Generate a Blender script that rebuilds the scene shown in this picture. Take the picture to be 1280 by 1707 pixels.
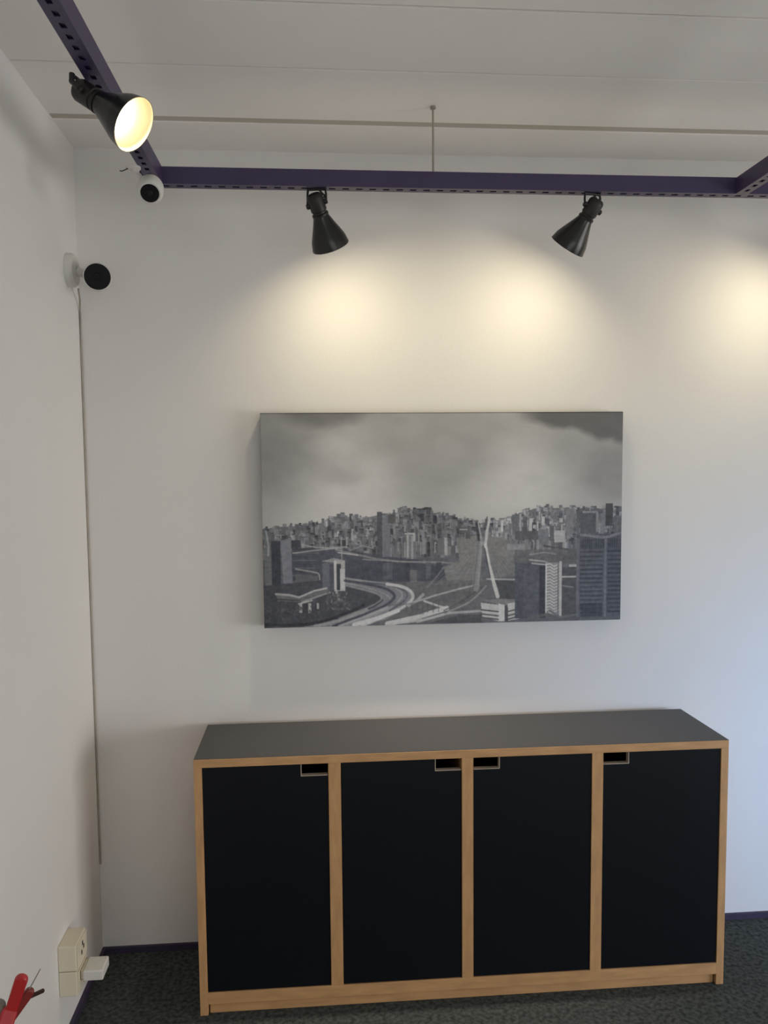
import bpy, bmesh, math, random
import numpy as np
from mathutils import Vector, Matrix
random.seed(7)
for o in list(bpy.data.objects): bpy.data.objects.remove(o)
scene = bpy.context.scene
COL = scene.collection
PI = math.pi

# ------------------------------------------------------------------ camera
cd = bpy.data.cameras.new('camera'); cam = bpy.data.objects.new('camera', cd); COL.objects.link(cam)
scene.camera = cam
cd.sensor_fit = 'AUTO'; cd.sensor_width = 36.0
cd.lens = 1361.6 / 1707.0 * 36.0
cd.shift_x = 10.76 / 1707.0
cd.shift_y = 40.63 / 1707.0
cd.clip_start = 0.02
R_ = Vector((0.99675933, -0.07984358, -0.00978998)); U_ = Vector((0.01598992, 0.07738557, 0.99687301)); W_ = Vector((0.07883631, 0.99379901, -0.07841148))
m = Matrix(((R_.x, U_.x, -W_.x), (R_.y, U_.y, -W_.y), (R_.z, U_.z, -W_.z))).to_4x4()
m.translation = Vector((0.72612, -2.69938, 1.60380))
cam.matrix_world = m

# ------------------------------------------------------------------ view, world, window and fill light
scene.view_settings.view_transform = 'Standard'
scene.view_settings.look = 'None'
scene.view_settings.gamma = 1.0
scene.view_settings.use_curve_mapping = False
scene.view_settings.exposure = 0.0
world = bpy.data.worlds.new('world'); scene.world = world; world.use_nodes = True
wb = world.node_tree.nodes['Background']
wb.inputs[0].default_value = (0.85, 0.92, 1.0, 1); wb.inputs[1].default_value = 0.3

BULB_E = 9.0              # glow of the glass of the bulbs
BULB_W = 1.08             # light leaving the front of each bulb
BEAM_W = 48.0             # downward beam of each reflector bulb
BULB_COL = (1.0, 0.87, 0.58)

DAY_R, DAY_RC = 32.0, (0.98, 0.955, 0.92)
DAY_S, DAY_SC = 6.5, (0.15, 0.48, 1.0)
FILL_B, FILL_BC = 33.0, (1.0, 0.975, 0.93)

def area(name, loc, direction, sx, sy, power, col, spread=PI):
    l = bpy.data.lights.new(name, 'AREA'); l.shape = 'RECTANGLE'; l.size = sx; l.size_y = sy
    l.energy = power; l.color = col; l.spread = spread
    o = bpy.data.objects.new(name, l); COL.objects.link(o); o.location = loc
    o.rotation_euler = Vector(direction).to_track_quat('-Z', 'Y').to_euler()
    return o
# daylight entering through the right wall's window, plus an added fill at the rear
area('daylight_right', (5.30, -2.6, 1.0), (-1, 0.4, -0.1), 2.2, 1.5, DAY_R, DAY_RC, math.radians(110))
area('daylight_sky', (5.30, -2.2, 0.9), (-1, 0.95, -0.14), 1.2, 1.2, DAY_S, DAY_SC, math.radians(34))
area('fill_rear', (2.4, -5.65, 1.12), (0, 1, 0), 3.4, 1.4, FILL_B, FILL_BC)  # added fill from behind the camera, no known window there

# ------------------------------------------------------------------ helpers
def mat(name, col, rough=0.6, metal=0.0, noise=0.0, scale=20.0, bump=0.0, bscale=200.0, spec=0.5, emis=None, estr=0.0, col2=None, stretch=None):
    M = bpy.data.materials.new(name); M.use_nodes = True; nt = M.node_tree; b = nt.nodes['Principled BSDF']
    b.inputs['Base Color'].default_value = (*col, 1); b.inputs['Roughness'].default_value = rough
    b.inputs['Metallic'].default_value = metal; b.inputs['Specular IOR Level'].default_value = spec
    tc = nt.nodes.new('ShaderNodeTexCoord'); src = tc.outputs['Object']
    if stretch:
        mp = nt.nodes.new('ShaderNodeMapping'); mp.inputs['Scale'].default_value = stretch
        nt.links.new(src, mp.inputs[0]); src = mp.outputs[0]
    if noise or col2:
        n = nt.nodes.new('ShaderNodeTexNoise'); n.inputs['Scale'].default_value = scale; n.inputs['Detail'].default_value = 5
        nt.links.new(src, n.inputs['Vector'])
        r = nt.nodes.new('ShaderNodeValToRGB')
        c2 = col2 if col2 else tuple(c * (1 - noise) for c in col)
        c1 = col if col2 else tuple(min(1, c * (1 + noise)) for c in col)
        r.color_ramp.elements[0].color = (*c2, 1); r.color_ramp.elements[1].color = (*c1, 1)
        r.color_ramp.elements[0].position = 0.32; r.color_ramp.elements[1].position = 0.68
        nt.links.new(n.outputs['Fac'], r.inputs[0]); nt.links.new(r.outputs[0], b.inputs['Base Color'])
    if bump:
        n2 = nt.nodes.new('ShaderNodeTexNoise'); n2.inputs['Scale'].default_value = bscale; n2.inputs['Detail'].default_value = 3
        nt.links.new(src, n2.inputs['Vector'])
        bp = nt.nodes.new('ShaderNodeBump'); bp.inputs['Strength'].default_value = bump; bp.inputs['Distance'].default_value = 0.002
        nt.links.new(n2.outputs['Fac'], bp.inputs['Height']); nt.links.new(bp.outputs[0], b.inputs['Normal'])
    if emis:
        b.inputs['Emission Color'].default_value = (*emis, 1); b.inputs['Emission Strength'].default_value = estr
    return M

def box(bm, x0, x1, y0, y1, z0, z1):
    v = [bm.verts.new((x, y, z)) for z in (z0, z1) for y in (y0, y1) for x in (x0, x1)]
    for f in ((0, 2, 3, 1), (4, 5, 7, 6), (0, 1, 5, 4), (2, 6, 7, 3), (0, 4, 6, 2), (1, 3, 7, 5)):
        bm.faces.new([v[i] for i in f])

def lathe(bm, prof, origin=(0, 0, 0), axis=(0, 0, 1), seg=40, closed=False):
    q = Vector(axis).to_track_quat('Z', 'Y'); o = Vector(origin); rings = []
    for s, r in prof:
        if r < 1e-6: rings.append([bm.verts.new(o + q @ Vector((0, 0, s)))])
        else: rings.append([bm.verts.new(o + q @ Vector((r * math.cos(2 * PI * k / seg), r * math.sin(2 * PI * k / seg), s))) for k in range(seg)])
    for a, b in zip(rings, rings[1:]):
        for k in range(seg):
            j = (k + 1) % seg
            if len(a) == 1 and len(b) == 1: continue
            if len(a) == 1: bm.faces.new((a[0], b[j], b[k]))
            elif len(b) == 1: bm.faces.new((a[k], a[j], b[0]))
            else: bm.faces.new((a[k], a[j], b[j], b[k]))

def tube(bm, pts, rad, seg=10):
    pts = [Vector(p) for p in pts]; rings = []
    up = Vector((0.13, 0.21, 0.97))
    for i, p in enumerate(pts):
        d = (pts[min(i + 1, len(pts) - 1)] - pts[max(i - 1, 0)]).normalized()
        if abs(d.dot(up)) > 0.95: a = d.cross(Vector((1, 0.1, 0))).normalized()
        else: a = d.cross(up).normalized()
        b = d.cross(a).normalized()
        rings.append([bm.verts.new(p + rad * (math.cos(2 * PI * k / seg) * a + math.sin(2 * PI * k / seg) * b)) for k in range(seg)])
    for A, B in zip(rings, rings[1:]):
        for k in range(seg): bm.faces.new((A[k], A[(k + 1) % seg], B[(k + 1) % seg], B[k]))
    bm.faces.new(rings[0]); bm.faces.new(rings[-1])

def smooth_pts(pts, n=6):
    P = [Vector(p) for p in pts]; out = []
    for i in range(len(P) - 1):
        p0 = P[max(i - 1, 0)]; p1 = P[i]; p2 = P[i + 1]; p3 = P[min(i + 2, len(P) - 1)]
        for k in range(n):
            t = k / n
            out.append(0.5 * ((2 * p1) + (p2 - p0) * t + (2 * p0 - 5 * p1 + 4 * p2 - p3) * t * t + (3 * p1 - p0 - 3 * p2 + p3) * t ** 3))
    out.append(P[-1]); return out

def obj(name, bm, material, parent=None, bevel=0.0, smooth=False, seg=2):
    bmesh.ops.recalc_face_normals(bm, faces=bm.faces[:])
    me = bpy.data.meshes.new(name); bm.to_mesh(me); bm.free(); me.materials.append(material)
    o = bpy.data.objects.new(name, me); COL.objects.link(o)
    if bevel:
        md = o.modifiers.new('bevel', 'BEVEL'); md.width = bevel; md.segments = seg; md.limit_method = 'ANGLE'
    if smooth:
        for p in me.polygons: p.use_smooth = True
        md = o.modifiers.new('es', 'EDGE_SPLIT'); md.split_angle = math.radians(38)
    if parent: o.parent = parent
    return o

def bxo(name, dims, material, parent=None, bevel=0.0):
    bm = bmesh.new(); box(bm, *dims); return obj(name, bm, material, parent, bevel)

def thing(name, label, cat, loc=(0, 0, 0), group=None):
    o = bpy.data.objects.new(name, None); COL.objects.link(o); o.location = loc; o.empty_display_size = 0.05
    o['label'] = label; o['category'] = cat
    if group: o['group'] = group
    return o

def struct(o): o['kind'] = 'structure'; return o

# ------------------------------------------------------------------ materials
M_wall = mat('white_wall_paint', (0.78, 0.765, 0.75), 0.85, noise=0.015, scale=2.0, bump=0.15, bscale=120, spec=0.2)
M_ceil = mat('white_ceiling_paint', (0.93, 0.905, 0.875), 0.8, noise=0.02, scale=3.0, bump=0.1, bscale=60, spec=0.2)
M_groove_shade = mat('groove_shade_beige', (0.55, 0.505, 0.44), 0.8, noise=0.04, scale=6)  # tan darker than the boards, standing for the groove's shade
M_carpet = mat('dark_green_carpet', (0.098, 0.108, 0.106), 0.98, col2=(0.032, 0.039, 0.038), scale=75, bump=1.0, bscale=260, spec=0.05)
M_skirt = mat('dark_purple_skirting', (0.038, 0.026, 0.062), 0.6, noise=0.1)
M_wood = mat('beech_edge', (0.55, 0.315, 0.145), 0.5, noise=0.12, scale=9, stretch=(1.2, 6, 6))
M_woodv = mat('beech_edge_upright', (0.55, 0.315, 0.145), 0.5, noise=0.12, scale=9, stretch=(6, 6, 1.2))
M_edge = mat('raw_door_edge', (0.42, 0.36, 0.29), 0.6, noise=0.1)
M_lam = mat('dark_grey_laminate', (0.060, 0.057, 0.056), 0.5, noise=0.04, scale=40, spec=0.4)
M_door = mat('black_door_laminate', (0.005, 0.0062, 0.0095), 0.42, noise=0.05, scale=4, spec=0.24)
M_dark = mat('dark_cabinet_inside', (0.012, 0.010, 0.009), 0.8, noise=0.1)
M_rail = mat('purple_powder_coat', (0.052, 0.036, 0.095), 0.45, noise=0.06, scale=15)
M_black = mat('black_lamp_enamel', (0.010, 0.011, 0.011), 0.30, noise=0.1, scale=30)
M_blackm = mat('black_lamp_plastic', (0.014, 0.013, 0.013), 0.5, noise=0.1, scale=30)
M_refl = mat('cream_shade_lining', (0.42, 0.36, 0.25), 0.45, noise=0.03)
M_bulb = mat('glowing_bulb', (1, 0.95, 0.85), 0.4, emis=BULB_COL, estr=BULB_E, noise=0.01)
M_white = mat('white_plastic', (0.70, 0.69, 0.66), 0.45, noise=0.02)
M_lens = mat('black_camera_glass', (0.010, 0.009, 0.012), 0.5, noise=0.1, scale=60, spec=0.15)
M_cream = mat('cream_plastic', (0.74, 0.68, 0.54), 0.45, noise=0.02)
M_rod = mat('dull_steel', (0.36, 0.33, 0.28), 0.5, metal=0.3, noise=0.1)
M_cord = mat('grey_cord', (0.40, 0.36, 0.31), 0.7, noise=0.1)
M_red = mat('red_plastic', (0.44, 0.022, 0.028), 0.35, noise=0.08)
M_redd = mat('dark_red_plastic', (0.20, 0.018, 0.015), 0.4, noise=0.1)
M_tip = mat('dark_brown_rubber', (0.035, 0.012, 0.010), 0.6, noise=0.1)
M_grey = mat('grey_plastic', (0.20, 0.19, 0.17), 0.5, noise=0.1)
M_side = mat('canvas_side', (0.10, 0.10, 0.11), 0.8, noise=0.15, scale=30)

# ------------------------------------------------------------------ room
X1, Y1, ZC = 5.2, -5.5, 2.622
struct(bxo('floor', (-0.1, X1 + 0.1, Y1 - 0.1, 0.1, -0.12, 0.0), M_carpet))
struct(bxo('wall_back', (-0.1, X1 + 0.1, 0.0, 0.1, 0, ZC + 0.12), M_wall))
struct(bxo('wall_left', (-0.1, 0.0, Y1, 0.0, 0, ZC + 0.12), M_wall))
# right wall with a wide glazed opening, rear wall with one added for the fill light
bm = bmesh.new()
box(bm, X1, X1 + .1, Y1, -3.8, 0, ZC + .12); box(bm, X1, X1 + .1, -1.4, 0, 0, ZC + .12)
box(bm, X1, X1 + .1, -3.8, -1.4, 0, .15); box(bm, X1, X1 + .1, -3.8, -1.4, 1.85, ZC + .12)
struct(obj('wall_right', bm, M_wall))
bm = bmesh.new()
box(bm, 0, .6, Y1 - .1, Y1, 0, ZC + .12); box(bm, 4.2, X1, Y1 - .1, Y1, 0, ZC + .12)
box(bm, .6, 4.2, Y1 - .1, Y1, 0, .35); box(bm, .6, 4.2, Y1 - .1, Y1, 1.85, ZC + .12)
struct(obj('wall_rear', bm, M_wall))
def window(name, x0, x1, y0, y1, z0, z1, along):
    bm = bmesh.new(); t = .05
    if along == 'y':
        box(bm, x0, x1, y0, y0 + t, z0, z1); box(bm, x0, x1, y1 - t, y1, z0, z1)
        box(bm, x0, x1, y0 + t, y1 - t, z0, z0 + t); box(bm, x0, x1, y0 + t, y1 - t, z1 - t, z1)
        c = (y0 + y1) / 2; box(bm, x0, x1, c - t / 2, c + t / 2, z0 + t, z1 - t)
    else:
        box(bm, x0, x0 + t, y0, y1, z0, z1); box(bm, x1 - t, x1, y0, y1, z0, z1)
        box(bm, x0 + t, x1 - t, y0, y1, z0, z0 + t); box(bm, x0 + t, x1 - t, y0, y1, z1 - t, z1)
        c = (x0 + x1) / 2; box(bm, c - t / 2, c + t / 2, y0, y1, z0 + t, z1 - t)
    return struct(obj(name, bm, M_white))
window('window_1', X1 + .03, X1 + .08, -3.8, -1.4, .15, 1.85, 'y')
window('added_rear_window', .6, 4.2, Y1 - .08, Y1 - .03, .35, 1.85, 'x')  # unseen window frame, added around the rear fill light
# ceiling: wide boards running along the back wall; the board next to the wall is set off by a wide groove
bm = bmesh.new()
box(bm, 0, X1, -0.203, 0, ZC, ZC + .10)
y0 = -0.243; y = -0.541
while y > Y1:
    box(bm, 0, X1, y + .005, y0 - (.005 if y0 < -.3 else 0), ZC, ZC + .10); y0 = y; y -= 0.292
box(bm, 0, X1, Y1, y0 - .005, ZC, ZC + .10)
box(bm, 0, X1, Y1, 0, ZC + 0.022, ZC + 0.12)
struct(obj('ceiling', bm, M_ceil))
struct(bxo('groove_shade_strip', (0.0, X1, -0.243, -0.203, ZC + 0.004, ZC + 0.022), M_groove_shade))  # strip in the groove, its shade put into the tan colour
struct(bxo('baseboard_back', (0.0, X1, -0.012, 0.0, 0, 0.020), M_skirt))
struct(bxo('baseboard_left', (0.0, 0.012, Y1, -0.012, 0, 0.020), M_skirt))

# ------------------------------------------------------------------ sideboard
CX0, CX1, CF, CB, CH = 0.3707, 1.9802, -0.3592, -0.030, 0.78
cab = thing('sideboard', 'long low sideboard with four black doors, beech edges and grey top', 'cabinet', ((CX0 + CX1) / 2, (CF + CB) / 2, 0))
OFF = Vector(cab.location)
def cbox(name, d, material, parent=cab, bevel=0.0008):
    d = (d[0] - OFF.x, d[1] - OFF.x, d[2] - OFF.y, d[3] - OFF.y, d[4], d[5])
    return bxo(name, d, material, parent, bevel)
ZT, ZB0, ZB1 = 0.754, 0.034, 0.070
TH = 0.0235
cbox('side_panel', (CX0, CX0 + TH, CF, CB, 0, ZT), M_woodv)
cbox('side_panel', (CX1 - TH, CX1, CF, CB, 0, ZT), M_woodv)
top = cbox('top_panel', (CX0, CX1, CF, CB, ZT, CH - 0.0012), M_wood)
lam = cbox('top_laminate', (CX0 + 0.0006, CX1 - 0.0006, CF + 0.0008, CB, CH - 0.0012, CH), M_lam, top, 0); lam['label'] = 'dark grey laminate top surface'
cbox('bottom_panel', (CX0 + TH, CX1 - TH, CF, CB, ZB0, ZB1), M_wood)
cbox('plinth', (CX0 + TH + .004, CX1 - TH - .004, CF + 0.012, CF + 0.030, 0, ZB0), M_wood)
cbox('back_panel', (CX0 + TH, CX1 - TH, CB - 0.006, CB, ZB1, ZT), M_dark, bevel=0)
openings = [(0.3942, 0.760), (0.7965, 1.1565), (1.1910, 1.5535), (1.5880, 1.9567)]
for (a, b), (c, d) in zip(openings, openings[1:]):
    cbox('divider', (b, c, CF, CB - .006, ZB1, ZT), M_woodv)
NW, NH = 0.079, 0.037
for i, (a, b) in enumerate(openings):
    g = 0.0015; x0, x1, z0, z1 = a + g, b - g, ZB1 + g, ZT - g
    right = i < 2
    # door outline with the finger notch cut out of its upper inner corner
    if right: pts = [(x0, z0), (x1, z0), (x1, ZT - NH), (x1 - NW, ZT - NH), (x1 - NW, z1), (x0, z1)]
    else: pts = [(x0, z0), (x1, z0), (x1, z1), (x0 + NW, z1), (x0 + NW, ZT - NH), (x0, ZT - NH)]
    bm = bmesh.new(); yf, yb = CF + 0.003, CF + 0.021
    A = [bm.verts.new((x - OFF.x, yf - OFF.y, z)) for x, z in pts]; B = [bm.verts.new((x - OFF.x, yb - OFF.y, z)) for x, z in pts]
    bm.faces.new(A); bm.faces.new(B[::-1])
    for k in range(6): bm.faces.new((A[k], A[(k + 1) % 6], B[(k + 1) % 6], B[k]))
    door = obj('door', bm, M_door, cab, 0.0005)
    bm = bmesh.new()
    if right:
        box(bm, x1 - NW - OFF.x, x1 - OFF.x, yf - .0006 - OFF.y, yb - OFF.y, ZT - NH, ZT - NH + .0022)
        box(bm, x1 - NW - OFF.x, x1 - NW + .0022 - OFF.x, yf - .0006 - OFF.y, yb - OFF.y, ZT - NH + .0022, z1)
    else:
        box(bm, x0 - OFF.x, x0 + NW - OFF.x, yf - .0006 - OFF.y, yb - OFF.y, ZT - NH, ZT - NH + .0022)
        box(bm, x0 + NW - .0022 - OFF.x, x0 + NW - OFF.x, yf - .0006 - OFF.y, yb - OFF.y, ZT - NH + .0022, z1)
    e = obj('notch_edging', bm, M_edge, door); e['label'] = 'pale edging of the finger notch'

# ------------------------------------------------------------------ painting (grey city view on a deep canvas)
PW, PH = 726, 426            # raster of the painted surface
PX0, PX1, PZ0, PZ1 = 0.5645, 1.7510, 1.1020, 1.7945
X0p, X1p, Y0p, Y1p = 437.0, 1037.0, 688.0, 1040.0     # drawing units of the picture below
rng = np.random.default_rng(3)
img = np.zeros((PH, PW)); cool = np.zeros((PH, PW))
yy, xx = np.mgrid[0:PH, 0:PW]
UX = X0p + (xx + .5) / PW * (X1p - X0p); UY = Y0p + (yy + .5) / PH * (Y1p - Y0p)
def vnoise(sx, sy, seed):
    r = np.random.default_rng(seed); gw, gh = int(600 / sx) + 3, int(352 / sy) + 3
    g = r.random((gh, gw)); fx = (UX - X0p) / sx; fy = (UY - Y0p) / sy
    ix = fx.astype(int); iy = fy.astype(int); tx = fx - ix; ty = fy - iy
    tx = tx * tx * (3 - 2 * tx); ty = ty * ty * (3 - 2 * ty)
    return (g[iy, ix] * (1 - tx) + g[iy, ix + 1] * tx) * (1 - ty) + (g[iy + 1, ix] * (1 - tx) + g[iy + 1, ix + 1] * tx) * ty
def fbm(sx, sy, seed, oct=4):
    s = 0; a = 1; t = 0
    for k in range(oct): s = s + a * vnoise(sx / 2 ** k, sy / 2 ** k, seed + k); t += a; a *= .55
    return s / t
def sst(e0, e1, x): t = np.clip((x - e0) / (e1 - e0), 0, 1); return t * t * (3 - 2 * t)
# cloudy sky
n1 = fbm(120, 60, 1); n2 = fbm(50, 28, 11)
sky = 138 + 16 * (n1 - .5) + 12 * (n2 - .5) + 8 * sst(690, 850, UY)
sky -= 20 * sst(110, 0, np.hypot((UX - 430) * .8, (UY - 745) * .8)) 
wob = 22 * (fbm(40, 40, 21) - .5)
sky -= 36 * sst(1, -1, (np.hypot((UX - 540) / 62, (UY - 684 + wob * .6) / 26) - 1) / .45)
edge = 700 + (UX - 880) * .245 + wob
sky -= 46 * sst(10, -8, UY - edge) * sst(840, 905, UX)
sky -= 12 * sst(1.7, .2, np.hypot((UX - 560 + wob) / 34, (UY - 788 + wob * .7) / 15))
sky += 10 * sst(1.5, .3, np.hypot((UX - 545 + wob) / 40, (UY - 742 + wob * .6) / 16))
sky -= 12 * sst(1.3, .6, np.hypot((UX - 1030) / 60, (UY - 790) / 50))
img[:] = sky
def put(mask, val, c=0.0, a=1.0):
    img[mask] = img[mask] * (1 - a) + val * a; cool[mask] = cool[mask] * (1 - a) + c * a
def poly(pts, val, c=0.5, a=1.0, tex=0.0):
    xs = [p[0] for p in pts]; ys = [p[1] for p in pts]
    m = np.zeros(img.shape, bool); n = len(pts); j = n - 1
    for i in range(n):
        xi, yi = pts[i]; xj, yj = pts[j]
        if yi != yj: m ^= ((yi > UY) != (yj > UY)) & (UX < (xj - xi) * (UY - yi) / (yj - yi) + xi)
        j = i
    v = val + (tex * (rng.random(img.shape)[m] - .5) * 2 if tex else 0)
    img[m] = img[m] * (1 - a) + v * a; cool[m] = cool[m] * (1 - a) + c * a
def rect(x0, y0, x1, y1, val, c=0.5, a=1.0, tex=0.0):
    i0 = max(int((y0 - Y0p) / (Y1p - Y0p) * PH + .5), 0); i1 = min(int((y1 - Y0p) / (Y1p - Y0p) * PH + .5), PH)
    j0 = max(int((x0 - X0p) / (X1p - X0p) * PW + .5), 0); j1 = min(int((x1 - X0p) / (X1p - X0p) * PW + .5), PW)
    if i1 <= i0: i1 = i0 + 1
    if j1 <= j0: j1 = j0 + 1
    s = img[i0:i1, j0:j1]; v = val + (tex * (rng.random(s.shape) - .5) * 2 if tex else 0)
    img[i0:i1, j0:j1] = s * (1 - a) + v * a; cool[i0:i1, j0:j1] = cool[i0:i1, j0:j1] * (1 - a) + c * a
def line(pts, w, val, a=1.0, c=0.3, curve=False, w2=None):
    if curve: pts = [(p.x, p.y) for p in smooth_pts([(x, y, 0) for x, y in pts], 8)]
    n = len(pts) - 1; A = np.zeros(img.shape)
    for k in range(n):
        (x0, y0), (x1, y1) = pts[k], pts[k + 1]
        ww = w if w2 is None else w + (w2 - w) * (k + .5) / n
        i0 = max(int((min(y0, y1) - ww - 2 - Y0p) / (Y1p - Y0p) * PH), 0); i1 = min(int((max(y0, y1) + ww + 2 - Y0p) / (Y1p - Y0p) * PH) + 1, PH)
        j0 = max(int((min(x0, x1) - ww - 2 - X0p) / (X1p - X0p) * PW), 0); j1 = min(int((max(x0, x1) + ww + 2 - X0p) / (X1p - X0p) * PW) + 1, PW)
        if i1 <= i0 or j1 <= j0: continue
        ux = UX[i0:i1, j0:j1]; uy = UY[i0:i1, j0:j1]; dx, dy = x1 - x0, y1 - y0; L = dx * dx + dy * dy + 1e-9
        t = np.clip(((ux - x0) * dx + (uy - y0) * dy) / L, 0, 1)
        d = np.hypot(ux - x0 - t * dx, uy - y0 - t * dy)
        A[i0:i1, j0:j1] = np.maximum(A[i0:i1, j0:j1], np.clip(ww / 2 + .5 - d, 0, 1))
    A *= a; img[:] = img * (1 - A) + val * A; cool[:] = cool * (1 - A) + c * A
# ground and city silhouette
sk_x = [437, 460, 500, 530, 548, 570, 600, 625, 640, 668, 702, 722, 750, 775, 795, 830, 850, 880, 905, 930, 960, 1000, 1020, 1037]
sk_y = [876, 874, 871, 868, 858, 856, 861, 856, 858, 847, 847, 856, 861, 868, 872, 866, 860, 850, 846, 849, 849, 850, 848, 846]
SY_ = np.interp(UX, sk_x, sk_y) + 4 * (vnoise(5, 400, 31) - .5)
mask = UY > SY_
put(mask, 92, .5)
img[mask] += 30 * (fbm(16, 10, 41)[mask] - .5)
depth_y = np.sort(rng.uniform(0, 1, 1500))
for d in depth_y:                               # hundreds of small brushed towers, far to near
    x = rng.uniform(437, 1037); yt = np.interp(x, sk_x, sk_y)
    y0 = yt + d * 62 - 6; h = rng.uniform(6, 20) * (.7 + d * .7); w = rng.uniform(2.5, 7)
    v = rng.normal(94, 20) - 6 * d
    if x > 820 and rng.random() < .3: v += 28
    rect(x, y0, x + w, y0 + h, np.clip(v, 52, 160), rng.uniform(.2, .9), .85, 4)
    if rng.random() < .45: rect(x, y0, x + 1.2, y0 + h, v + 22, .4, .8)
    if rng.random() < .35: rect(x, y0, x + w, y0 + 1.5, v - 25, .5, .8)
# middle distance
low = UY > 928 + 3 * (vnoise(30, 400, 51) - .5)
put(low, 84, .7, .93); img[low] += 22 * (fbm(30, 8, 61)[low] - .5)
poly([(484, 908), (560, 911), (640, 925), (700, 932), (700, 966), (560, 962), (484, 962)], 68, 1, .9, 4)
for k in range(9): line([(486, 910 + k * 6.2), (530 - k * 2, 911 + k * 6.2)], 1.6, 98 if k % 2 else 58, .7)
line([(500, 903), (525, 908), (545, 909), (575, 908)], 2.2, 128, .9); line([(486, 917), (520, 913), (556, 910)], 2, 134, .9)
line([(556, 912), (590, 921), (620, 928), (660, 934), (720, 936), (770, 940)], 3.0, 108, .9); line([(560, 917), (592, 922)], 2, 140)
line([(600, 929), (650, 933), (700, 936), (735, 936)], 1.5, 132, .7)
line([(580, 914), (600, 906), (620, 912)], 1.5, 132, .7)
poly([(572, 930), (628, 932), (735, 942), (742, 968), (572, 966)], 66, 1, .92, 4)
for x0, v in ((634, 82), (640, 86), (670, 60), (690, 76), (705, 84), (722, 62)): rect(x0, 936, x0 + 9, 964, v, .9, .7, 3)
rect(678, 948, 690, 970, 102, .4, .7, 5)
# grassy slopes either side of the mast
poly([(755, 896), (792, 892), (800, 975), (740, 972), (735, 944), (762, 936)], 104, .1, .85, 6)
poly([(806, 892), (852, 902), (855, 962), (815, 964)], 96, .1, .85, 6)
poly([(640, 972), (735, 966), (856, 970), (856, 1036), (600, 1038)], 86, .3, .8, 6)
poly([(820, 968), (856, 970), (856, 1012), (830, 1006)], 66, .5, .9, 4)
# left towers and block with white front
rect(440, 880, 451, 975, 96, .4, .8, 8); line([(443, 880), (447, 905), (446, 920)], 3, 140, .8)
rect(451, 896, 466, 975, 60, .8, 1, 3); poly([(466, 895), (483, 893), (485, 968), (470, 972)], 106, .9, 1, 4)
rect(484, 895, 499, 908, 60, .8, 1, 3)
line([(490, 943), (505, 946), (520, 949), (528, 953), (529, 970)], 2.2, 132, .9, curve=True)
poly([(490, 955), (526, 955), (526, 974), (488, 976)], 86, .4, .8, 8)
poly([(437, 970), (560, 960), (640, 985), (640, 1000), (560, 1040), (437, 1040)], 66, .7, .95, 6)
rect(534, 934, 553, 980, 88, .9, 1, 5); poly([(532, 931), (553, 926), (569, 930), (553, 934)], 118, .5)
rect(545, 936, 553, 980, 74, .9, 1, 5)
rect(553, 930, 571, 981, 132, .2, 1, 6); rect(557, 936, 564, 980, 62, .7, 1, 3); rect(553, 930, 557, 978, 152, .2); rect(563, 944, 571, 980, 150, .2, 1, 10)
line([(565, 892), (566, 930)], 2.4, 118, .8); line([(556, 980), (560, 996)], 4, 150, .8)
# low hall on the left
poly([(457, 984), (495, 990), (540, 976), (545, 984), (500, 998), (460, 996)], 92, .5, 1, 6)
line([(457, 984), (478, 986), (495, 990)], 3.4, 138); line([(495, 990), (520, 980), (540, 976)], 3.0, 146)
line([(500, 998), (524, 990), (546, 983)], 2.6, 130, .9); line([(458, 992), (496, 996)], 2, 62)
for x0, x1, y1 in ((495, 500, 1016), (510, 514.5, 1017), (524, 527, 1010)): rect(x0, 1000, x1, y1, 142, .2)
rect(500, 1002, 510, 1016, 60, .6); line([(494, 1001), (516, 996)], 2.2, 150)
for k in range(60):
    x = rng.uniform(540, 575); y = rng.uniform(984, 1012); line([(x, y), (x + rng.uniform(-4, 4), y + rng.uniform(-5, 5))], 2.5, rng.uniform(58, 104), .8)
for k in range(80):
    x = rng.uniform(440, 530); y = rng.uniform(1004, 1038); line([(x, y), (x + rng.uniform(-7, 7), y + rng.uniform(-4, 4))], 2.5, rng.uniform(54, 88), .7)
# sweeping roads
outer = [(571, 958), (605, 964), (645, 970), (672, 978), (682, 990), (676, 1004), (652, 1020), (620, 1032), (590, 1040)]
inner = [(571, 972), (600, 980), (628, 990), (634, 999), (618, 1010), (590, 1020), (556, 1031), (520, 1040)]
poly([p for p in outer] + [p for p in inner[::-1]], 104, .7, 1, 5)
poly([(500, 1040), (556, 1031), (600, 1019), (640, 1012), (676, 1004), (640, 1030), (600, 1040)], 112, .6, 1, 5)
line([(571, 964), (605, 970), (640, 980), (652, 992), (640, 1005), (612, 1018), (575, 1031), (550, 1040)], 4.5, 64, .9, c=1, curve=True)
line([(572, 968), (605, 976), (636, 987), (645, 996)], 1.8, 122, .8, curve=True)
line([(575, 961), (610, 967), (650, 976), (665, 989), (655, 1004), (625, 1020), (590, 1032)], 3.0, 126, .8, curve=True)
line([(600, 967), (645, 974), (672, 986), (668, 1000), (644, 1016)], 2.6, 76, .9, c=1, curve=True)
line([(571, 972), (600, 980), (624, 988), (630, 997), (612, 1008), (590, 1016), (560, 1026)], 2.2, 116, .9, curve=True)
line([(640, 971), (668, 977), (682, 988), (680, 1000), (660, 1014), (628, 1028), (598, 1040)], 5.0, 156, .95, curve=True)
line([(658, 1016), (625, 1028), (585, 1038)], 7, 164, .95)
line([(520, 1039), (560, 1030), (606, 1014)], 5, 128, .9); line([(560, 1040), (600, 1026), (640, 1010)], 4, 140, .8)
line([(437, 1034), (480, 1036), (530, 1032), (585, 1014), (600, 1006)], 5, 50, .9, c=.6, curve=True)
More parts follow.
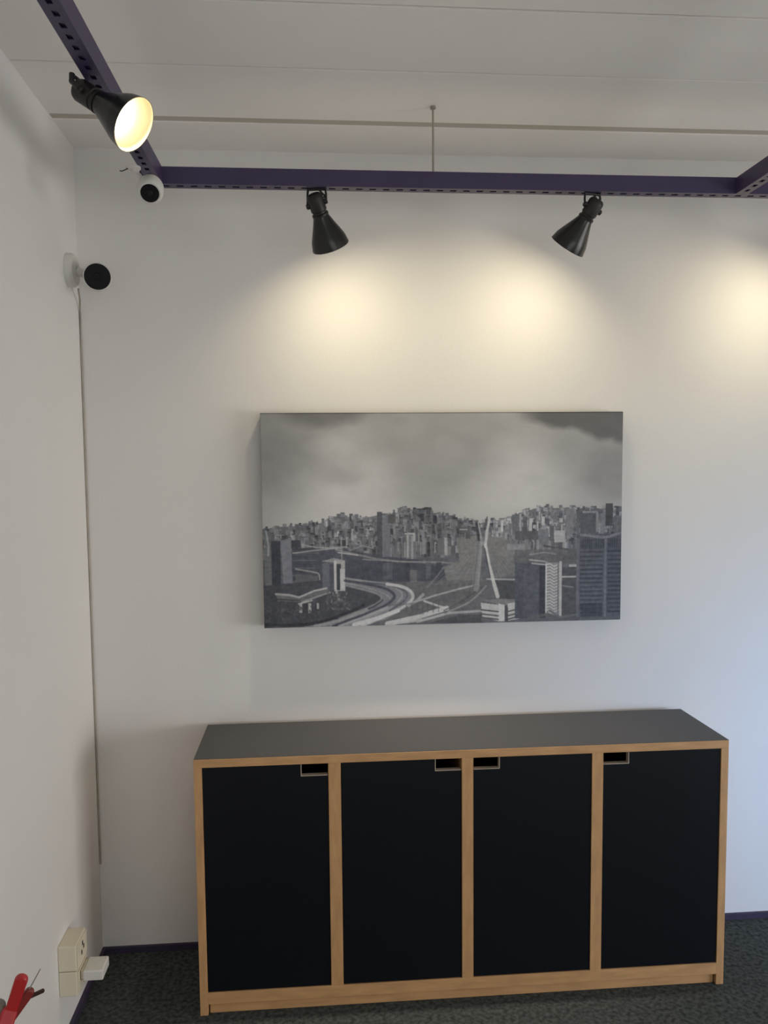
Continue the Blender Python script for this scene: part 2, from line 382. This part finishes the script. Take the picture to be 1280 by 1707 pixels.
# crossing roads to the right
line([(684, 1003), (720, 992), (760, 982), (792, 975)], 3, 136, .9); line([(700, 990), (690, 1000), (676, 1008)], 5, 138, .8)
line([(702, 1001), (718, 1007), (738, 1014)], 3.4, 152, .95); line([(742, 1020), (775, 1006), (795, 990), (806, 978)], 3, 118, .9, curve=True)
line([(640, 1038), (690, 1028), (740, 1014)], 8, 158, .95); line([(640, 1039), (700, 1033), (735, 1024)], 4, 150, .9)
line([(690, 1036), (745, 1022), (800, 1020)], 4, 138, .9); line([(735, 1018), (770, 1000), (800, 978)], 2, 70, .8)
poly([(712, 1038), (760, 1026), (798, 1026), (798, 1040)], 68, .5, 1, 4)
line([(640, 1006), (660, 1006), (700, 1004), (700, 1022), (660, 1024)], 3, 84, .5)
for k in range(7): line([(672 + k * 9, 1006), (672 + k * 9, 1020)], 1.6, 72, .6)
line([(707, 978), (722, 962), (735, 945)], 3, 104, .8); line([(716, 980), (742, 955)], 2, 96, .7)
line([(808, 966), (830, 967), (856, 968)], 2.4, 142, .95)
# stay cables and the crossed mast
for k in range(7):
    line([(798, 900 + k * 3), (720 + k * 10, 968 + k * 3)], .8, 118, .55); line([(806, 896 + k * 3), (852 - k * 4, 945 + k * 4)], .8, 120, .55)
line([(797, 900), (796, 930), (793, 960), (790, 982)], 10, 112, .85); line([(802, 905), (799, 940), (796, 975)], 2, 78, .7); line([(793, 905), (790, 940), (785, 978)], 2, 84, .6); line([(798, 905), (796, 940), (792, 975)], 2.5, 128, .6)
line([(796, 896), (800, 908), (806, 900)], 3, 120, .8)
line([(790, 872), (794, 900)], 4.4, 56, 1, c=.6); line([(793, 872), (798, 896)], 2.2, 132, .9)
line([(812, 866), (808, 884), (805, 910)], 3.6, 146, 1, w2=5); line([(808, 862), (804, 878)], 2, 66)
line([(805, 908), (812, 944), (820, 975), (826, 996)], 4.2, 156, 1, w2=7, c=.1); line([(804, 915), (813, 962)], 1.8, 60, .9)
# box building at the mast's foot
poly([(797, 1002), (828, 1000), (866, 1002), (840, 1012)], 104, .3); 
poly([(797, 1006), (827, 1010), (827, 1038), (800, 1030)], 150, .2); poly([(827, 1008), (838, 1011), (838, 1038), (827, 1038)], 158, .2)
poly([(838, 1012), (844, 1010), (844, 1038), (838, 1038)], 70, .4); poly([(843, 1009), (866, 1003), (866, 1034), (844, 1038)], 150, .2)
for y0 in (1019, 1026, 1032):
    line([(798, y0 - 1), (827, y0 + 3)], 2.2, 66); line([(844, y0 + 3), (866, y0 - 2)], 2.2, 66)
# distant accent towers
for (x0, y0, x1, y1, v, c_) in ((625, 851, 633, 926, 66, .6), (633, 860, 646, 926, 96, .8), (643, 855, 655, 870, 72, .2), (672, 889, 689, 930, 100, .6), (673, 890, 677, 928, 138, .2),
        (681, 892, 684, 930, 132, .2), (670, 886, 686, 889, 150, .2), (684, 886, 687, 900, 146, .2), (699, 895, 706, 922, 118, .4), (714, 896, 718, 924, 84, .4), (725, 896, 737, 924, 96, .4), (736, 895, 741, 924, 140, .3),
        (850, 858, 862, 892, 82, .6), (863, 858, 866, 892, 124, .6), (868, 862, 876, 892, 70, .6), (879, 866, 884, 890, 146, .3), (892, 870, 895, 898, 140, .3), (831, 868, 835, 886, 150, .3),
        (896, 884, 912, 906, 96, .7), (914, 878, 921, 904, 78, .6), (922, 886, 940, 906, 142, .4), (941, 850, 955, 892, 104, .5), (900, 862, 906, 876, 148, .3), (930, 866, 936, 872, 150, .3),
        (842, 908, 870, 918, 112, .5), (948, 944, 960, 952, 150, .4), (872, 893, 877, 915, 98, .4), (855, 886, 895, 900, 72, .5), (760, 878, 782, 888, 82, .4), (762, 881, 775, 883, 142, .4), (772, 886, 780, 898, 76, .4)):
    rect(x0, y0, x1, y1, v, c_, .92, 5)
rect(855, 918, 960, 942, 82, .3, .8, 9); line([(880, 926), (905, 923), (925, 926)], 2, 118, .8); line([(905, 912), (945, 918)], 3, 62, .7)
# dark block with latticed white face
rect(855, 940, 897, 1034, 72, 1, 1, 4); rect(870, 945, 896, 1030, 78, 1, .8, 4); rect(897, 944, 908, 1034, 56, .9, 1, 3)
line([(880, 935), (905, 938), (912, 941)], 2.6, 130); line([(884, 941), (908, 944)], 2, 146)
rect(907, 940, 931, 1030, 112, .2, 1, 8)
for k in range(17): line([(908, 944 + k * 5.2), (915, 942 + k * 5.2), (922, 947 + k * 5.2), (931, 943 + k * 5.2)], 1.8, 160, .95)
rect(907, 942, 909.5, 1028, 158, .2); rect(931, 938, 935, 1032, 146, .2); rect(928, 940, 930, 1030, 96, .4)
poly([(936, 948), (962, 948), (962, 1034), (936, 1034)], 72, .5, 1, 5); line([(934, 965), (966, 965)], 2.6, 150); line([(936, 980), (955, 983)], 2, 112)
line([(915, 1022), (932, 1034), (962, 1030)], 4, 92, .9); line([(880, 1034), (912, 1028), (930, 1036)], 5, 84, .9)
# big gridded block at the right edge
rect(966, 856, 997, 892, 82, .8, 1, 4); rect(970, 854, 996, 857, 122, .4); rect(993, 856, 997, 890, 118, .5); rect(960, 854, 965, 895, 88, .6, 1, 4)
rect(1001, 858, 1010, 892, 108, .6, .9, 8); rect(1010, 842, 1022, 880, 62, .4, .9, 5); rect(1024, 862, 1037, 890, 92, .5, .9, 8)
rect(960, 893, 1037, 1036, 80, 1, 1, 3)
poly([(966, 892), (1010, 897), (1037, 890), (1037, 894), (1010, 902), (966, 896)], 108, .7)
for k in range(13): rect(968 + k * 3.2, 902, 969.4 + k * 3.2, 918, 56, 1)
for k in range(7): rect(1015 + k * 3.2, 900, 1016.4 + k * 3.2, 916, 58, 1)
for k in range(15):
    y0 = 922 + k * 7.4; rect(967, y0, 1006, y0 + 3.2, 62 + rng.uniform(-4, 8), 1, .85, 3); rect(1014, y0 - 1, 1037, y0 + 2.4, 58 + rng.uniform(-4, 8), 1, .85, 3)
    line([(968, y0 - 1), (1006, y0 - 1)], 1.2, 102, .5)
rect(1008, 900, 1012, 1034, 98, .9); rect(960, 900, 965, 1034, 92, .8); rect(968, 1014, 1006, 1034, 58, 1, .7, 10)
# brushwork over everything that is not sky
bw = 7 * (fbm(7, 3, 71, 2) - .5) + 6 * (fbm(3, 7, 81, 2) - .5)
img += np.where(mask, bw * 2.2, bw * .25)
img[:2] -= 45; img[:, :1] -= 30
img = np.clip(150 + (img - 150) * 1.05, 38, 182)
# small smoothing so that strokes read as paint
k = img.copy(); k[1:-1, 1:-1] = (img[1:-1, 1:-1] * 4 + img[:-2, 1:-1] + img[2:, 1:-1] + img[1:-1, :-2] + img[1:-1, 2:]) / 8; img = k
PAINT_GAIN = 1.5
def lin(v): v = v / 255.0; return np.where(v <= .04045, v / 12.92, ((v + .055) / 1.055) ** 2.4)
rgb = np.stack([lin(img - 3.5 * cool), lin(img - 0.5 * cool + .6), lin(img + 9 * cool + 2)], -1) * PAINT_GAIN
pt = thing('painting', 'grey city view with a crossed bridge mast, unframed on deep canvas', 'painting', ((PX0 + PX1) / 2, 0, (PZ0 + PZ1) / 2))
po = Vector(pt.location)
bxo('canvas', (PX0 - po.x, PX1 - po.x, -0.0565, -0.001, PZ0 - po.z, PZ1 - po.z), M_side, pt, 0.0012)
vx = np.linspace(PX0, PX1, PW + 1) - po.x; vz = np.linspace(PZ1, PZ0, PH + 1) - po.z
VX, VZ = np.meshgrid(vx, vz); co = np.stack([VX, np.full_like(VX, -0.0575), VZ], -1).reshape(-1, 3)
me = bpy.data.meshes.new('painted_surface'); nv = co.shape[0]; nf = PW * PH
me.vertices.add(nv); me.vertices.foreach_set('co', co.ravel())
i = np.arange(PH)[:, None] * (PW + 1) + np.arange(PW)[None]
quads = np.stack([i, i + PW + 1, i + PW + 2, i + 1], -1).reshape(-1)
me.loops.add(nf * 4); me.loops.foreach_set('vertex_index', quads)
me.polygons.add(nf); me.polygons.foreach_set('loop_start', np.arange(nf) * 4); me.polygons.foreach_set('loop_total', np.full(nf, 4))
me.update(calc_edges=True)
ca = me.color_attributes.new('paint', 'FLOAT_COLOR', 'POINT')
full = np.zeros((PH + 1, PW + 1, 4)); full[..., 3] = 1; full[:PH, :PW, :3] = rgb; full[PH, :PW, :3] = rgb[-1]; full[:, PW] = full[:, PW - 1]
ca.data.foreach_set('color', full.ravel())
ps = bpy.data.objects.new('painted_surface', me); COL.objects.link(ps); ps.parent = pt
Mp = mat('grey_oil_paint', (0.3, 0.3, 0.3), 0.6, bump=0.25, bscale=500, spec=0.3); nt = Mp.node_tree
at = nt.nodes.new('ShaderNodeAttribute'); at.attribute_name = 'paint'; nt.links.new(at.outputs['Color'], nt.nodes['Principled BSDF'].inputs['Base Color'])
me.materials.append(Mp)

# ------------------------------------------------------------------ purple slotted lighting rail
RZ, RH, RW = 2.394, 0.0455, 0.037
rail = thing('lighting_rail', 'dark purple slotted metal rail frame hung under the white ceiling', 'lighting rail', (1.08, -0.347, RZ))
ro = Vector(rail.location)
def channel(name, length, mtx, parent):
    """hollow channel along +X from 0 to length, width 0..RW in Y, height 0..RH, slots through the bottom"""
    bm = bmesh.new(); t = 0.002
    box(bm, 0, length, 0, t, t, RH); box(bm, 0, length, RW - t, RW, t, RH); box(bm, 0, length, t, RW - t, RH - t, RH)
    s0, s1 = 0.013, 0.024
    box(bm, 0, length, 0, s0, 0, t); box(bm, 0, length, s1, RW, 0, t)
    box(bm, .002, length - .002, t, RW - t, .0045, .006)
    x = 0.0
    while x < length - 0.02:
        box(bm, x, min(x + 0.020, length), s0, s1, 0, t); x += 0.038
    for v in bm.verts: v.co = mtx @ v.co
    return obj(name, bm, M_rail, parent)
channel('rail', 4.2, Matrix.Translation(Vector((0.272, -0.365, RZ)) - ro), rail)
channel('rail', 3.6, Matrix.Translation(Vector((0.295, -0.3655, RZ - .0005)) - ro) @ Matrix.Rotation(-PI / 2 - 0.0155, 4, 'Z') @ Matrix.Translation((0.0, 0, 0)), rail)
channel('rail', 3.6, Matrix.Translation(Vector((1.9575, -0.3655, RZ - .0005)) - ro) @ Matrix.Rotation(-PI / 2, 4, 'Z'), rail)
for hx, hy in ((1.08, -.347), (3.3, -.347), (0.38, -2.9), (1.94, -2.9)):
    bm = bmesh.new(); tube(bm, [Vector((hx, hy, RZ + RH)) - ro, Vector((hx, hy, ZC)) - ro], 0.0028)
    tube(bm, [Vector((hx, hy, ZC - .006)) - ro, Vector((hx, hy, ZC)) - ro], 0.008)
    r = obj('hanging_rod', bm, M_rod, rail); r['label'] = 'thin dull steel rod up to the ceiling'

# ------------------------------------------------------------------ spotlights
def spotlight(mount, aim, label, group, pivot_drop=0.042, side=(1, 0, 0), pivot=None, beam=False):
    """mount = point on the underside of the rail; aim = direction of the beam"""
    t = thing('spotlight', label, 'spotlight', mount, group)
    a = Vector(aim).normalized(); piv = Vector(pivot) - Vector(mount) if pivot else Vector((0, 0, -pivot_drop)); top = piv - a * 0.028
    s = (Vector(side) - a * Vector(side).dot(a)).normalized()
    # bracket: two straps down to the neck, joined under the rail
    bm = bmesh.new()
    hs = Vector((s.x, s.y, 0)).normalized()
    for sg in (-1, 1):
        tube(bm, [hs * sg * 0.024 + Vector((0, 0, 0.0)), hs * sg * 0.026 + Vector((0, 0, -0.015)), piv + s * sg * 0.027], 0.0058 if pivot else 0.0032, 8)
    tube(bm, [hs * -0.026 + Vector((0, 0, -.0025)), hs * 0.026 + Vector((0, 0, -.0025))], 0.0038, 8)
    obj('bracket', bm, M_blackm, t, smooth=True)
    for sg in (-1, 1):
        bm = bmesh.new(); lathe(bm, [(0, 0), (0, .008), (.007, .0075), (.009, .005), (.009, 0)], piv + s * sg * 0.022, s * sg, 16)
        obj('pivot_knob', bm, M_blackm, t, smooth=True)
    bm = bmesh.new()
    lathe(bm, [(0, 0), (0, .015), (.004, .020), (.010, .0225), (.046, .0225), (.048, .020), (.053, .020), (.055, .0235), (.060, .0235), (.060, 0)], top, a, 32)
    obj('lamp_holder', bm, M_blackm, t, smooth=True)
    bm = bmesh.new()
    P = [(.058, .0215), (.066, .0235), (.090, .0335), (.118, .0460), (.128, .0500), (.150, .0545)]
    Q = [(.150, .0530), (.128, .0485), (.118, .0445), (.090, .0320), (.066, .0220)]
    lathe(bm, P, top, a, 48)
    sh = obj('lamp_shade', bm, M_black, t, smooth=True)
    bm = bmesh.new(); lathe(bm, [(.150, .0545)] + Q, top, a, 48)
    li = obj('shade_lining', bm, M_refl, sh, smooth=True); li['label'] = 'pale inside of the shade'
    bm = bmesh.new()
    lathe(bm, [(.062, 0), (.062, .013), (.076, .015), (.094, .026), (.110, .032), (.120, .033), (.126, .028), (.129, .013), (.1295, 0)], top, a, 32)
    obj('bulb', bm, M_bulb, t, smooth=True)
    # short flex looping from rail to holder
    bm = bmesh.new()
    tube(bm, smooth_pts([hs * .004 + Vector((0, 0.004, 0)), hs * .016 + Vector((0, .006, -.012)), hs * .026 + Vector((0, .008, -.022)), top + a * .012 + s * .014, top + a * .012]), 0.0026, 8)
    obj('flex', bm, M_blackm, t, smooth=True)
    l = bpy.data.lights.new('bulb_light', 'AREA'); l.shape = 'DISK'; l.size = 0.058; l.spread = math.radians(158); l.energy = BULB_W; l.color = BULB_COL
    lo = bpy.data.objects.new('bulb_light', l); COL.objects.link(lo); lo.parent = t
    b = Vector((a.x * .8, a.y * (.66 if pivot is None else 1), a.z))
    lo.location = top + a * 0.1345; lo.rotation_euler = b.to_track_quat('-Z', 'Y').to_euler()
    if beam:                              # the reflector bulb throws a narrow beam straight down beside the wall
        l = bpy.data.lights.new('reflector_beam', 'SPOT'); l.energy = BEAM_W; l.color = (1.0, 0.92, 0.80); l.shadow_soft_size = 0.03
        l.spot_size = math.radians(50); l.spot_blend = 1.0
        lo = bpy.data.objects.new('reflector_beam', l); COL.objects.link(lo); lo.parent = t
        lo.location = top + a * 0.138; lo.rotation_euler = Vector((a.x * .25, 0.01, -1)).to_track_quat('-Z', 'Y').to_euler()
    return t
G = 'black spotlights on the purple rail'
spotlight((0.752, -0.347, RZ), (0.042, 0.068, -0.107), 'black spotlight left of the rod on the back rail, tilted to the right', G, beam=True)
spotlight((1.540, -0.347, RZ), (-0.066, 0.074, -0.112), 'black spotlight right of the rod on the back rail, tilted to the left', G, beam=True)
spotlight((2.330, -0.347, RZ), (-0.060, 0.078, -0.112), 'black spotlight on the back rail beyond the right rail', G)
spotlight((0.274, -0.955, RZ), (0.785, -0.260, -0.562), 'black spotlight on the left rail with its lit bulb facing the viewer', G, side=(.3, .95, 0), pivot=(0.292, -0.965, 2.360))

# ------------------------------------------------------------------ security cameras
cg = 'white security cameras'
def lathe_obj(name, prof, o, a, material, parent, seg=40):
    bm = bmesh.new(); lathe(bm, prof, o, a, seg); return obj(name, bm, material, parent, smooth=True)
# one on the end of the rail
t = thing('security_camera', 'white security camera at the left corner of the purple rail', 'security camera', (0.280, -0.485, 2.394), cg)
o0 = Vector(t.location); fc = Vector((0.3265, -0.520, 2.3170)) - o0; a = Vector((0.06, -0.72, -0.62)).normalized()
lathe_obj('housing', [(0, .0225), (0, .027), (-.004, .0305), (-.012, .033), (-.036, .033), (-.046, .030), (-.052, .018), (-.053, 0)], fc, a, M_white, t)
lathe_obj('lens_face', [(-.001, 0.0235), (.0015, .0230), (.0018, 0)], fc, a, M_lens, t)
lathe_obj('lens_face', [(0, 0), (0, .007), (.001, .006), (.0012, 0)], fc + a * .0014, a, M_black, t, 20)
bm = bmesh.new(); lathe(bm, [(0, 0), (0, .019), (.005, .019), (.007, .012), (.007, 0)], (0, 0, 0), (0, 0, -1), 24); tube(bm, [Vector((0, 0, -.004)), Vector((.004, 0, -.014)), fc - a * .034], .008)
obj('mount', bm, M_white, t, smooth=True)
bm = bmesh.new(); tube(bm, smooth_pts([Vector((.004, .002, -.002)), Vector((-.012, -.004, -.006)), Vector((-.026, -.006, -.013)), Vector((-.033, -.004, -.012))]), .0014)
obj('cable', bm, M_blackm, t, smooth=True)
# one on the left wall
t = thing('security_camera', 'white security camera with round black face on the left wall', 'security camera', (0.0, -0.105, 2.222), cg)
o0 = Vector(t.location); fc = Vector((0.101, -0.165, 2.190)) - o0; a = Vector((0.20, -0.96, -0.17)).normalized()
lathe_obj('housing', [(0, .0375), (.001, .0395), (-.003, .041), (-.075, .040), (-.086, .034), (-.092, .020), (-.093, 0)], fc, a, M_white, t)
lathe_obj('lens_face', [(-.001, 0.038), (.0012, .0372), (.0012, .012), (-.002, .011), (-.002, 0)], fc, a, M_lens, t)
lathe_obj('base', [(0, .050), (.016, .050), (.024, .044), (.027, .020), (.027, 0)], Vector((0, 0, 0)), (1, 0, 0), M_white, t)
bm = bmesh.new(); tube(bm, smooth_pts([Vector((.024, 0, 0)), Vector((.045, .004, -.008)), fc - a * .055]), .013, 14)
obj('arm', bm, M_white, t, smooth=True)
# its cable tucked into the corner
bm = bmesh.new(); tube(bm, [(0.022, -0.080, 2.172), (0.012, -0.03, 2.150), (0.004, -0.005, 2.12), (0.0034, -0.0034, 2.0), (0.0034, -0.0034, 0.31)], 0.0030, 8)
o = obj('camera_cable', bm, M_cord, smooth=True); o['label'] = 'thin grey cable running down the corner from the wall camera'; o['category'] = 'cable'

# ------------------------------------------------------------------ wall socket and plug
t = thing('wall_socket', 'cream double wall socket box low on the left wall', 'socket', (0, -0.412, 0.222))
def module(z0, z1):
    b = bxo('socket_module', (0, 0.050, -0.050, 0.050, z0, z1), M_cream, t, 0.003)
    f = bxo('face_plate', (0.050, 0.054, -0.044, 0.044, z0 + .004, z1 - .004), M_cream, b, 0.0015)
    return b
for z0, z1 in ((-.072, -.001), (.001, .074)):
    b = module(z0, z1); zc = (z0 + z1) / 2
    for dy, dz in ((-.010, -.004), (.010, .004), (0, -.016 if z0 < 0 else .018)):
        bm = bmesh.new(); box(bm, 0.0535, 0.0546, dy - .004, dy + .004, zc + dz - .006, zc + dz + .006)
        h = obj('socket_hole', bm, M_lens, b); h['label'] = 'dark pin hole'
t = thing('charger', 'white plug-in charger sticking out of the cream wall socket', 'charger', (0.056, -0.415, 0.200))
bxo('body', (0.006, 0.062, -0.036, 0.036, -0.014, 0.016), M_white, t, 0.004)
bxo('plug_base', (-0.0005, 0.006, -0.028, 0.028, -0.012, 0.014), M_cream, t, 0.001)

# ------------------------------------------------------------------ desk end with a red hand tool standing on it
t = thing('desk', 'small wooden desk beside the left wall, under the red hand tool', 'desk', (0.16, -1.75, 0))
bxo('desk_top', (-.15, .15, -.22, .22, .69, .715), M_wood, t, .002)
for sx in (-.13, .13):
    for sy in (-.2, .2): bxo('leg', (sx - .015, sx + .015, sy - .015, sy + .015, 0, .69), M_blackm, t, .001)
TB = Vector((0.262, -1.545, 0.715))
t = thing('hand_tool', 'red plastic hand tool with a thin metal spike, left of the cream wall socket', 'tool', TB)
def flat_capsule(name, p0, p1, w0, w1, th, material, seg=12):
    """rounded flat lozenge from p0 to p1 lying in the plane facing the room"""
    p0 = Vector(p0) - TB; p1 = Vector(p1) - TB; d = (p1 - p0).normalized(); n = Vector((0.1, -1, -.15)).normalized(); s = d.cross(n).normalized(); n = s.cross(d)
    pts = []
    for k in range(seg + 1): an = -PI / 2 + PI * k / seg; pts.append(p1 + s * w1 * math.sin(an) * -1 + d * w1 * math.cos(an))
    for k in range(seg + 1): an = PI / 2 + PI * k / seg; pts.append(p0 + s * w0 * math.sin(an) * -1 + d * w0 * math.cos(an))
    bm = bmesh.new(); A = [bm.verts.new(p - n * th / 2) for p in pts]; B = [bm.verts.new(p + n * th / 2) for p in pts]
    bm.faces.new(A); bm.faces.new(B[::-1]); N = len(pts)
    for k in range(N): bm.faces.new((A[k], A[(k + 1) % N], B[(k + 1) % N], B[k]))
    return obj(name, bm, material, t, th * .3, seg=3)
flat_capsule('handle', (0.266, -1.5, 0.808), (0.2845, -1.505, 0.858), .0085, .0095, .011, M_red)
flat_capsule('body', (0.245, -1.545, 0.728), (0.264, -1.503, 0.806), .010, .0115, .012, M_red)
flat_capsule('lever', (0.262, -1.50, 0.795), (0.290, -1.49, 0.829), .0085, .0070, .010, M_redd)
flat_capsule('lever_tip', (0.288, -1.492, 0.822), (0.309, -1.488, 0.829), .0026, .0028, .005, M_tip)
bm = bmesh.new(); tube(bm, [Vector((0.288, -1.492, 0.830)) - TB, Vector((0.3085, -1.492, 0.866)) - TB], .0009); obj('spike', bm, M_rod, t)
bm = bmesh.new(); lathe(bm, [(-.008, 0), (-.008, .010), (0, .0125), (.008, .010), (.008, 0)], Vector((0.2455, -1.497, 0.812)) - TB, (0.1, -1, -.1), 24); obj('cap', bm, M_grey, t, smooth=True)
